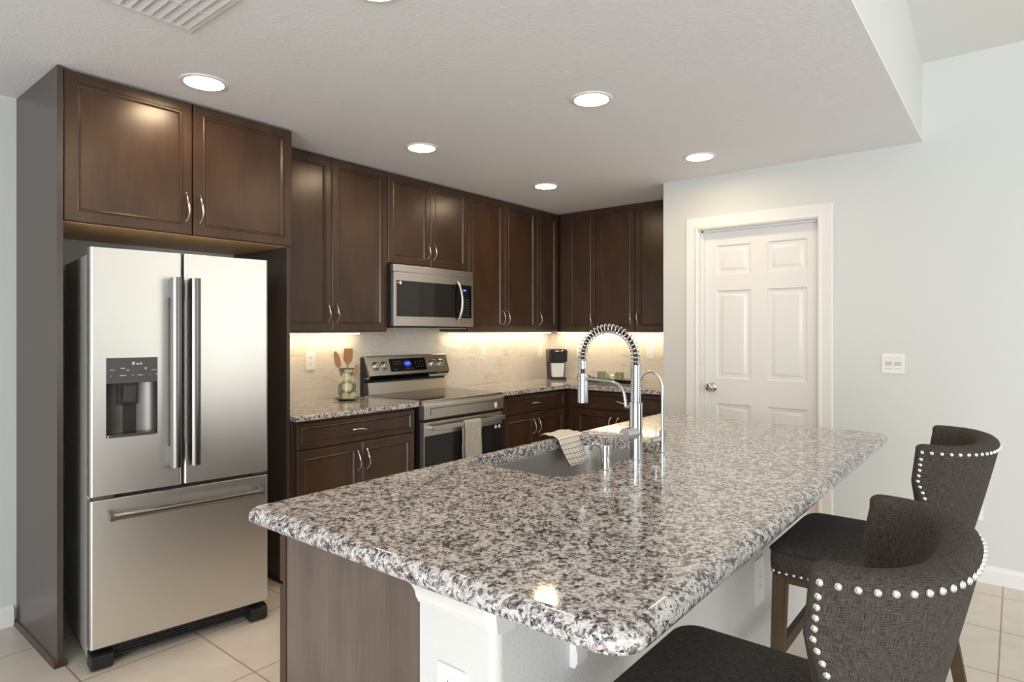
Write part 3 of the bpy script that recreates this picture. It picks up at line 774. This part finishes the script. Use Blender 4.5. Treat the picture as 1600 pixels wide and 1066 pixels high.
cm = thing('coffee_maker', 'small black single-cup coffee maker in the counter corner', 'coffee maker', (-.185, -.205, CZ), math.radians(-44))
m = MB(); rings = []
for z, w_, f_, b_ in ((0, .078, -.10, .10), (.02, .080, -.10, .10), (.06, .082, -.015, .10), (.15, .086, -.01, .10), (.17, .088, -.09, .10), (.27, .092, -.10, .10), (.288, .086, -.09, .095), (.292, .070, -.07, .08)):
    rings.append([(x, y, z) for x, y in rrect(-w_, w_, f_, b_, .02)])
m.loft(rings[:2]+[]); m.build('drip_base', 'black', cm)
m = MB(); m.loft([[(x, y, z) for x, y in rrect(-w_, w_, -.005, .10, .02)] for z, w_ in ((.0195, .080), (.08, .084), (.165, .088))]); m.build('column', 'black', cm)
m = MB(); m.loft(rings[4:]); hdp = m.build('brew_head', 'black', cm)
MB().lathe([(.042, .0), (.042, .0015)], (0, -.095, .232), 24, Matrix.Rotation(PI/2, 4, 'X')).build('badge', 'black', hdp)
m = MB(); m.tube([(.062*math.cos(a_), -.060+.0-.045*math.sin(a_), .283-.010*math.sin(a_)) for a_ in [PI*k/14 for k in range(15)]], .0055, 8); m.build('lid_lever', 'chrome', hdp)
m = MB(); m.loft([[(x, y, z) for x, y in rrect(-w_, w_, -.088, -.006, .012)] for z, w_ in ((.026, .052), (.09, .058), (.158, .062))]); m.build('mug_bay_panel', 'water', cm)

t = thing('serving_tray', 'low black serving tray holding two green mugs', 'tray', (-.150, -.800, CZ), -PI/2+.03)
m = MB(); m.loft([[(x, y, z) for x, y in rrect(-.26+i, .26-i, -.10+i, .10-i, .025)] for i, z in ((.03, 0), (.022, .004), (.0, .030), (.004, .031), (.026, .009), (.032, .008))], True); m.build('tray_body', 'tray', t)
for s_ in (-1, 1):
    m = MB(); m.tube([(s_*.258, y, .030+.022*math.sin(PI*k/10)) for k, y in [(k, -.05+.01*k) for k in range(11)]], .005, 8); m.build('handle', 'tray', t)
def mug(label, x, y, rz):
    t = thing('mug', label, 'mug', (x, y, CZ+.0085), rz, 'green mugs on the tray')
    MB().lathe([(.034, 0), (.038, .003), (.0395, .078), (.041, .082), (.038, .082), (.0365, .076), (.035, .008), (.001, .006)], n=32).build('cup', 'green', t)
    MB().tube([(.037+.026*math.sin(a_), 0, .042+.024*math.cos(a_)) for a_ in [PI*k/12 for k in range(13)]], .0045, 8).build('handle', 'green', t)
mug('sage green mug on the tray, farther from the pantry wall', -.160, -.690, -PI*.35)
mug('sage green mug on the tray, nearer the pantry wall', -.160, -.880, PI*.45)
t = thing('sugar_bowl', 'tiny cream bowl between the two green mugs', 'bowl', (-.105, -.775, CZ+.0085))
MB().lathe([(.016, 0), (.020, .003), (.026, .03), (.024, .045), (.012, .056), (.001, .058)], n=24).build('bowl', 'plate', t)

# ------------------------------------------------------------------ island
IX0, IX1, IY0, IY1 = -4.285, -1.843, -2.076, -3.205
SX0, SX1, SY0, SY1 = -3.505, -2.748, -2.560, -2.128              # sink cut-out
m = MB(); bm = m.bm
R4 = (.065, .05, .03, .022)    # near-left(front), far right front, back right, back left
zt, zb = .914, .870
outer = [(rrect(IX0, IX1, IY1, IY0, R4, i), z) for i, z in ((.012, zb), (.004, zb+.004), (0, zb+.012), (0, zb+.022), (.003, zb+.030), (.009, zb+.037), (.018, zt-.002), (.026, zt))]
rings = [[bm.verts.new((p[0], p[1], z)) for p in ps] for ps, z in outer]
n = len(rings[0])
for a, b in zip(rings, rings[1:]):
    for i in range(n): bm.faces.new((a[i], a[(i+1) % n], b[(i+1) % n], b[i]))
inn = [(rrect(SX0, SX1, SY0, SY1, .075, i), z) for i, z in ((-.003, zt), (0, zt-.003), (0, zb))]
ri = [[bm.verts.new((p[0], p[1], z)) for p in ps] for ps, z in inn]
k = len(ri[0])
for a, b in zip(ri, ri[1:]):
    for i in range(k): bm.faces.new((a[i], b[i], b[(i+1) % k], a[(i+1) % k]))
def fill(l1, l2):
    es = []
    for l in (l1, l2):
        for i in range(len(l)):
            e = bm.edges.get((l[i], l[(i+1) % len(l)])) or bm.edges.new((l[i], l[(i+1) % len(l)]))
            es.append(e)
    bmesh.ops.triangle_fill(bm, edges=es, use_beauty=True, use_dissolve=False)
fill(rings[-1], ri[0]); fill(rings[0], ri[-1])
tag(m.build('island_countertop', 'granite', None, 40), 'large speckled granite island top with a sink cut into it', 'countertop')

ic = thing('island_cabinet', 'dark island base cabinet with a brown end panel tinted grey for daylight', 'cabinet', (-4.20, -2.655, 0))
IL = 2.28
MB().box(0, .018, .001, .520, .0, .868).build('end_panel', 'panel', ic, 0)
MB().box(-.004, .016, .5205, .5345, 0, .868, .002).build('corner_stile', 'wood', ic)
MB().box(.0185, IL, .001, .013, .0, .868).build('back_board', 'wood', ic, 0)
MB().box(IL-.018, IL, .0135, .520, .0, .868).build('side_board', 'wood', ic, 0)
MB().box(.0185, IL-.0185, .0135, .520, .10, .118).build('bottom_board', 'wood', ic, 0)
MB().box(.0185, IL-.0185, .44, .455, 0, .10).build('toe_kick', 'toe', ic, 0)
# fronts face +y (toward the range)
def front_bm(x0, x1, z0, z1, fr_=.058):
    m = door_bm(-x1, -x0, z0, z1, 0, .02, fr_)
    bmesh.ops.transform(m.bm, matrix=Matrix.Rotation(PI, 4, 'Z') @ Matrix.Translation((0, -.5555, 0)), verts=m.bm.verts)
    return m
for (x0, x1, z0, z1, kind) in ((-.002, .45, .125, .690, 'door'), (-.002, .45, .700, .862, 'drawer'), (.456, .94, .125, .690, 'door'), (.946, 1.43, .125, .690, 'door'), (.456, 1.43, .700, .862, 'drawer'), (1.436, 1.85, .125, .862, 'door'), (1.856, 2.27, .125, .862, 'door')):
    front_bm(x0, x1, z0, z1, .058 if kind == 'door' else .036).build(kind, 'wood', ic, 28)

# half wall carrying the bar side, with moulding and corbels
HY0, HY1 = -2.873, -2.6565
m = MB(); m.prism(rrect(-4.20, -1.90, HY0, HY1, (.022, .022, .001, .001)), poly_xy, 0, .8695); struct(m.build('wall_island', 'halfwall', None, 40))
m = MB(); pr = [(0, .795), (.004, .795), (.007, .803), (.010, .806), (.014, .822), (.024, .838), (.030, .843), (.034, .850), (.034, .8690), (0, .8690)]
rings = [[(-4.2003-d, y, z) for d, z in pr] for y in (HY1, HY0+.012)]
m.loft(rings); 
m.prism([(-4.2003, .795), (-4.200+.035, .795), (-4.200+.035, .869), (-4.2003-.026, .869), (-4.2003-.018, .80)], lambda p, a: (p[0], a, p[1]), HY0-.020, HY0+.0115)
struct(m.build('trim_4', 'white_paint', None, 25))
def corbel(label, x):
    t = thing('corbel', label, 'bracket', (x, HY0-.0005, .8690), 0, 'white corbels under the island overhang')
    m = MB(); m.prism([(0, 0), (0, -.25), (-.014, -.25), (-.022, -.235), (-.022, -.21), (-.016, -.195), (-.030, -.16), (-.055, -.10), (-.10, -.065), (-.17, -.045), (-.19, -.035), (-.19, 0)], poly_yz, -.022, .022, .002); m.build('bracket_body', 'white_paint', t)
corbel('white corbel under the island overhang nearest the camera', -3.925)
corbel('white corbel under the island overhang between the two stools', -3.05)
corbel('white corbel under the island overhang at its far end', -2.15)
outlet('white outlet plate on the white end of the island half wall', (-4.2003, -2.7565, .629), -PI/2, w_=.078)
outlet('white outlet on the bar side of the island, between the two stools', (-2.625, HY0-.0003, .405), 0, kind='duplex', h_=.178, w_=.098)

# sink
sk = thing('kitchen_sink', 'undermount stainless kitchen sink let into the island top', 'sink', (0, 0, 0))
m = MB(); rg_ = []
for i, z in ((-.009, zb-.0012), (-.001, zb-.0012), (.0, zb-.004), (.004, zb-.19), (.012, zb-.212), (.035, zb-.222), (.10, zb-.225), (.17, zb-.228)):
    rg_.append([(p[0], p[1], z) for p in rrect(SX0, SX1, SY0, SY1, .085 if i < .05 else .02, i)])
m.loft(rg_, 'end'); o = m.build('basin', 'sink', sk, 50, recalc=False)
md = o.modifiers.new('thickness', 'SOLIDIFY'); md.thickness = .0015; md.offset = -1
MB().lathe([(.045, 0), (.045, .004), (.036, .005), (.030, .001), (.001, .001)], (-3.12, -2.34, zb-.2275), 28).build('drain', 'chrome', sk)

# spring faucet ------------------------------------------------------------
FX, FY = -3.114, -2.600
fc = thing('kitchen_faucet', 'tall stainless spring-coil faucet standing behind the sink', 'faucet', (FX, FY, .9142))
MB().lathe([(.027, 0), (.027, .004), (.0235, .006)], n=32).build('base_ring', 'faucet', fc)
MB().lathe([(.0232, .005), (.0232, .185), (.0236, .186), (.0236, .206), (.0215, .208)], n=36).build('column', 'faucet', fc)
m = MB(); pf = [(.0165, .206)]
for k in range(21):
    z = .208+k*.0064; pf += [(.0165, z), (.0185, z+.0012), (.0185, z+.0048), (.0165, z+.006)]
m.lathe(pf, n=32); m.build('ribbed_sleeve', 'faucet', fc)
# hose path: up, over in a half circle toward the sink (+y), down to the collar
HR = .1115; ZA = .365
hose = [(0, 0, .33), (0, 0, .35)]+[(0, HR-HR*math.cos(a_), ZA+HR*math.sin(a_)*.96) for a_ in [PI*k/40 for k in range(41)]]+[(0, 2*HR, .345)]
MB().tube(hose, .0072, 10).build('hose', 'rubber', fc)
def path_at(s):
    # cumulative length lookup along the hose
    P = [Vector(p) for p in hose]; acc = [0]
    for a_, b_ in zip(P, P[1:]): acc.append(acc[-1]+(b_-a_).length)
    d = s*acc[-1]
    for i in range(len(P)-1):
        if acc[i+1] >= d or i == len(P)-2:
            u = (d-acc[i])/(acc[i+1]-acc[i]); return P[i].lerp(P[i+1], u), (P[i+1]-P[i]).normalized()
TURNS = 27; sp = []
for k in range(TURNS*14+1):
    s_ = k/(TURNS*14); p, d = path_at(s_); ux = Vector((1, 0, 0)); vy = d.cross(ux)
    an = 2*PI*k/14; sp.append(p+(ux*math.cos(an)+vy*math.sin(an))*.0154)
MB().tube(sp, .0025, 7).build('spring_coil', 'faucet', fc, 60)
hyy = 2*HR
MB().lathe([(.012, .318), (.0165, .320), (.0165, .333), (.0155, .334), (.0155, .337), (.0165, .338), (.0165, .350), (.012, .352)], (0, hyy, 0), 28).build('collar', 'faucet', fc)
MB().lathe([(.0075, .290), (.0075, .320)], (0, hyy, 0), 16).build('hose_neck', 'rubber', fc)
m = MB(); m.lathe([(.016, .190), (.0195, .192), (.0195, .300), (.0175, .303), (.006, .304)], (0, hyy, 0), 32); sh = m.build('spray_head', 'faucet', fc)
MB().box(-.004, .004, hyy+.0190, hyy+.0215, .215, .245, .001).build('spray_button', 'rubber', sh)
# docking arm
arm = [(0, hyy-.018, .282), (0, hyy-.06, .280), (0, .095, .276), (0, .075, .270), (0, .058, .257), (0, .047, .238), (0, .043, .215), (0, .040, .188)]
m = MB(); m.tube(arm, .0058, 12); ar = m.build('docking_arm', 'faucet', fc)
m = MB(); m.tube([(0, .041, .190), (0, .018, .190)], .0058, 12); m.build('arm_bracket', 'faucet', ar)
m = MB(); m.lathe([(.0205, .274), (.0225, .276), (.0225, .290), (.0205, .292)], (0, hyy, 0), 28); m.build('holder_ring', 'faucet', ar)
# lever: stub cylinder pointing to the camera side, thin rod handle
dv = Vector((-.985, .10, 0)).normalized()
RM = dv.to_track_quat('Z', 'Y').to_matrix().to_4x4()
MB().lathe([(.0225, .0), (.0225, .064), (.0210, .066)], (dv*.004)+Vector((0, 0, .100)), 28, RM).build('valve_body', 'faucet', fc)
p0 = dv*.060+Vector((0, 0, .100))
m = MB(); m.tube([p0, p0+Vector((-.044, .052, .001)), p0+Vector((-.080, .100, .003))], .0046, 10); m.build('lever', 'faucet', fc)

# filtered-water tap
ft = thing('filter_tap', 'slim gooseneck filtered-water tap right of the spring faucet', 'faucet', (-2.924, -2.612, .9142), .25)
MB().lathe([(.026, 0), (.026, .002), (.016, .004), (.013, .006), (.013, .088), (.009, .092)], n=28).build('tap_body', 'faucet', ft)
gp = [(0, 0, .08), (0, 0, .16), (0, 0, .245)]+[(0, .046-.046*math.cos(a_), .245+.062*math.sin(a_)) for a_ in [PI*k/16 for k in range(1, 13)]]
m = MB(); m.tube(gp, .0055, 12); m.build('gooseneck', 'faucet', ft)
e = Vector(gp[-1]); d = (e-Vector(gp[-2])).normalized()
MB().tube([e-d*.002, e+d*.028], .0068, 12).build('spout_tip', 'faucet', ft)
m = MB(); m.tube([(0, 0, .055), (-.020, .022, .050), (-.030, .034, .047)], .0115, 16); m.build('valve_knob', 'faucet', ft)
MB().tube([(-.020, .020, .058), (-.021, .021, .105)], [.0042, .0036], 10).build('lever', 'faucet', ft)

sd = thing('soap_dispenser', 'short stainless soap dispenser in front of the sink', 'soap dispenser', (-3.318, -2.596, .9142), .1)
MB().lathe([(.024, 0), (.024, .003), (.0165, .006), (.0165, .034), (.0150, .036), (.0150, .050), (.0185, .052), (.0185, .078), (.0175, .084), (.012, .086), (.001, .0865)], n=32).build('pump_body', 'faucet', sd)
MB().tube([(0, .010, .074), (0, .026, .082), (0, .042, .081), (0, .054, .073), (0, .058, .062)], .0068, 12).build('nozzle', 'faucet', sd)

# checked cloth draped over the sink edge
def xf(q, u, v): return q
m = MB(); L0 = .10; n1 = 26
def clothf(u, v):
    s_ = v*.225                    # distance from the counter edge end inwards
    x = lerp(-2.945, -2.745, u)
    yv = 0; z = 0
    y0 = -2.045+.010*u
    flat = .085
    if s_ < flat: y = y0-s_; z = .9185+.004*math.sin(s_*60+u*6)**2+.010*max(0, .5-u)*math.sin(PI*s_/flat)
    elif s_ < flat+.03: a_ = (s_-flat)/.03*PI/2*.92; y = y0-flat-.019*math.sin(a_); z = .9185-.019*(1-math.cos(a_))
    else:
        q = s_-flat-.03; y = y0-flat-.020-q*.36; z = .9185-.019-q*.93
        y += .006*math.sin(u*8+1)*min(1, q/.05)
        x += -.18*q*(0.2-u)*1 + q*.25*(.5-u)*.2+q*.32
    return (x, y, z+.003)
m.grid(clothf, 16, n1, lambda u, v: (u*.20, v*.225))
o = m.build('checked_dishcloth', 'check', None, 0)
for pl in o.data.polygons: pl.use_smooth = True
md = o.modifiers.new('thickness', 'SOLIDIFY'); md.thickness = .004; md.offset = 0
tag(o, 'cream dishcloth with a thin dark check, draped over the sink edge', 'cloth')

# ------------------------------------------------------------------ bar stools (local: front edge of the seat at y=0, back toward -y)
def make_stool(label, loc, rz):
    t = thing('bar_stool', label, 'bar stool', loc, rz, 'charcoal wing-back stools at the island')
    SH = .655; SW = .262; SD = .47
    m = MB(); rings = []
    def sq(i): return rrect(-SW+i, SW-i, -SD+i, -i, .045, 0, 6)
    for i, z in ((.006, .556), (.0, .560), (-.002, .600), (-.001, .638), (.005, .648), (.018, .657), (.055, .666), (.12, .671), (.19, .673)):
        rings.append([(x, y, z) for x, y in sq(i)])
    m.loft(rings); m.boxuv(); seat = m.build('seat', 'linen', t, 60)
    m = MB(); ps = [(x, y, .6375) for x, y in rrect(-SW-.002, SW+.002, -SD-.002, .002, .047, 0, 6)]
    m.tube(ps+ps[:1], .0038, 6, False); m.build('welt', 'welt', seat)
    # nailheads round the seat skirt
    nm = None; nails = []
    per = rrect(-SW-.001, SW+.001, -SD, .001, .045, 0, 6)
    pts = [Vector((*p, 0)) for p in per]+[Vector((*per[0], 0))]
    tot = sum((b-a).length for a, b in zip(pts, pts[1:])); nn = 84
    def at(d):
        for a, b in zip(pts, pts[1:]):
            l = (b-a).length
            if d <= l: return a.lerp(b, d/l), (b-a).normalized()
            d -= l
        return pts[-1], (pts[-1]-pts[-2]).normalized()
    m = MB(); m.lathe([(.0058, 0), (.0055, .0018), (.0042, .0036), (.0021, .0045), (.0003, .0048)], n=14)
    proto = m.build('nail_head', 'nail', seat, 60); first = [True]
    def nail(parent, p, nrm):
        if first[0]: o = proto; first[0] = False
        else: o = proto.copy(); col.objects.link(o)
        o.parent = parent; o.matrix_parent_inverse = Matrix()
        o.location = p; o.rotation_euler = Vector(nrm).to_track_quat('Z', 'Y').to_euler()
        return o
    for k_ in range(nn):
        p, d = at(tot*k_/nn)
        if p.y < -.30: continue                                   # the rest sits behind the backrest
        nrm = Vector((d.y, -d.x, 0)); nail(seat, (p.x, p.y, .571), nrm)
    # legs and rails
    def leg(x0, y0, x1, y1, s0, s1):
        m = MB(); rr = []
        for f_ in (0, .5, 1):
            x, y, z, s_ = lerp(x0, x1, f_), lerp(y0, y1, f_), lerp(.558, 0.0005, f_), lerp(s0, s1, f_)
            rr.append([(x-s_, y-s_, z), (x+s_, y-s_, z), (x+s_, y+s_, z), (x-s_, y+s_, z)])
        m.loft(rr); bmesh.ops.bevel(m.bm, geom=[e_ for e_ in m.bm.edges if abs(e_.verts[0].co.z-e_.verts[1].co.z) > .1], offset=.004, segments=2, affect='EDGES'); return m.build('leg', 'stool_wood', t, 30)
    for sx in (-1, 1):
        leg(sx*(SW-.030), -.034, sx*(SW-.006), -.022, .0225, .017)
        leg(sx*(SW-.045), -SD+.040, sx*(SW-.020), -SD-.055, .0225, .017)
    for y, z in ((-.030, .30),):
        MB().box(-SW+.038, SW-.038, y-.011, y+.011, z-.022, z+.022, .003).build('foot_rail', 'stool_wood', t)
    for sx in (-1, 1): MB().box(sx*(SW-.022)-.010, sx*(SW-.022)+.010, -SD+.02, -.045, .220, .258, .003).build('side_rail', 'stool_wood', t)
    MB().box(-SW+.050, SW-.050, -SD+.002, -SD+.022, .30, .34, .003).build('back_rail', 'stool_wood', t)
    MB().box(-SW+.012, SW-.012, -SD+.012, -.012, .535, .5575).build('seat_frame', 'stool_wood', t, 0)
    # barrel back: outer plan curve swept in height, wings cut away diagonally below
    ZB, ZT = .585, 1.022
    def plan(s_, f_):
        """outer surface point; s_ -1..1 round the barrel, f_ 0..1 up"""
        e_ = f_**.85
        a_ = lerp(.190, .268, e_); rear = lerp(-.498, -.613, e_); tip = lerp(-.372, -.438, e_)
        ph = s_*PI/2; pw = .82
        c_, n_ = abs(math.cos(ph))**pw, abs(math.sin(ph))**pw*(1 if s_ >= 0 else -1)
        return Vector((a_*n_, tip+(rear-tip)*c_, lerp(ZB, ZT, f_)))
    def smax(f_):
        if f_ > .78: return 1
        return lerp(.60, 1, (f_/.78)**1.15)
    def surf(u, f_, off):
        s_ = u*smax(f_); p = plan(s_, f_)
        g = plan(min(s_+.01, 1.0), f_)-plan(max(s_-.01, -1.0), f_); g.z = 0; g.normalize()
        inw = Vector((-g.y, g.x, 0))                    # inward normal
        return p+inw*off, inw
    TH = .060
    prof_ = []
    nf = 14
    for k_ in range(nf+1): prof_.append((k_/nf, 0, 0))
    for k_ in range(1, 7):
        a_ = PI*k_/7; prof_.append((1, TH/2*(1-math.cos(a_)), .020*math.sin(a_)))
    for k_ in range(nf, -1, -1): prof_.append((k_/nf, TH*(1.0 if k_ > 2 else .8), 0))
    NU = 44; rings = []; us = [-1+2*i/NU for i in range(NU+1)]
    for i, u in enumerate(us):
        r_ = []
        for f_, off, dz_ in prof_:
            p, inw = surf(u, f_, off); p.z += dz_
            r_.append(p)
        rings.append(r_)
    def endcap(r_, u, sgn):
        out = []
        base = rings[0] if u < 0 else rings[-1]; nxt = rings[1] if u < 0 else rings[-2]
        for frac, push in [(1-math.cos(q_), .020*math.sin(q_)) for q_ in (.35, .7, 1.05, 1.35)]:
            q = []
            for i_, (f_, off, dz_) in enumerate(prof_):
                pm, inw = surf(u, f_, TH/2); pm.z += dz_*.8
                dirn = (base[i_]-nxt[i_]); dirn.z = 0; dirn.normalize()
                v_ = base[i_].lerp(pm, frac)+dirn*push
                if f_ > .985: v_.z -= .010*frac
                q.append(v_)
            out.append(q)
        return out
    e0 = endcap(rings[0], -1, -1); e1 = endcap(rings[-1], 1, 1)
    rings = e0[::-1]+rings+e1
    m = MB(); uvl = m.bm.loops.layers.uv.new('UVMap')
    V = [[m.bm.verts.new(p) for p in r_] for r_ in rings]; npf = len(prof_)
    vv = [0]
    for a_, b_ in zip(rings[NU//2], rings[NU//2][1:]): vv.append(vv[-1]+(b_-a_).length)
    for i in range(len(V)-1):
        for j in range(npf-1):
            f_ = m.bm.faces.new((V[i][j], V[i+1][j], V[i+1][j+1], V[i][j+1]))
            for lp, (a_, b_) in zip(f_.loops, ((i, j), (i+1, j), (i+1, j+1), (i, j+1))): lp[uvl].uv = (a_*.0185, vv[b_])
    for i in range(len(V)-1): m.bm.faces.new((V[i][0], V[i][-1], V[i+1][-1], V[i+1][0]))
    m.bm.faces.new(V[0]); m.bm.faces.new(V[-1][::-1])
    back = m.build('backrest', 'linen', t, 70)
    # nailheads: along the rim and down each wing front
    fr_row = .998
    def arc(u0, u1, n_, f0, f1=None, skip=()):
        for k_ in range(n_):
            u = lerp(u0, u1, k_/(n_-1)); f_ = f0 if f1 is None else lerp(f0, f1, k_/(n_-1))
            p, inw = surf(u, f_, -.0002); nail(back, p, -inw)
    # even spacing round the rim
    S = [surf(-1.0+2.0*k_/400, fr_row, 0)[0] for k_ in range(401)]; acc = [0]
    for a_, b_ in zip(S, S[1:]): acc.append(acc[-1]+(b_-a_).length)
    nr = 32
    for k_ in range(nr):
        d_ = acc[-1]*k_/(nr-1); i = min(range(401), key=lambda q: abs(acc[q]-d_))
        p, inw = surf(-1.0+2.0*i/400, fr_row, -.0002); nail(back, p, -inw)
    for sg in (-1, 1):
        for k_ in range(19):
            f_ = .950-.0385*k_
            p, inw = surf(sg*1.0, f_, -.0002); nail(back, p, -inw)
    return t
make_stool('charcoal wing-back bar stool nearest the camera, its back fully in view', (-3.893, -3.003, 0), 0)
make_stool('charcoal wing-back bar stool farther off, by the grey wall', (-2.680, -3.003, 0), 0)
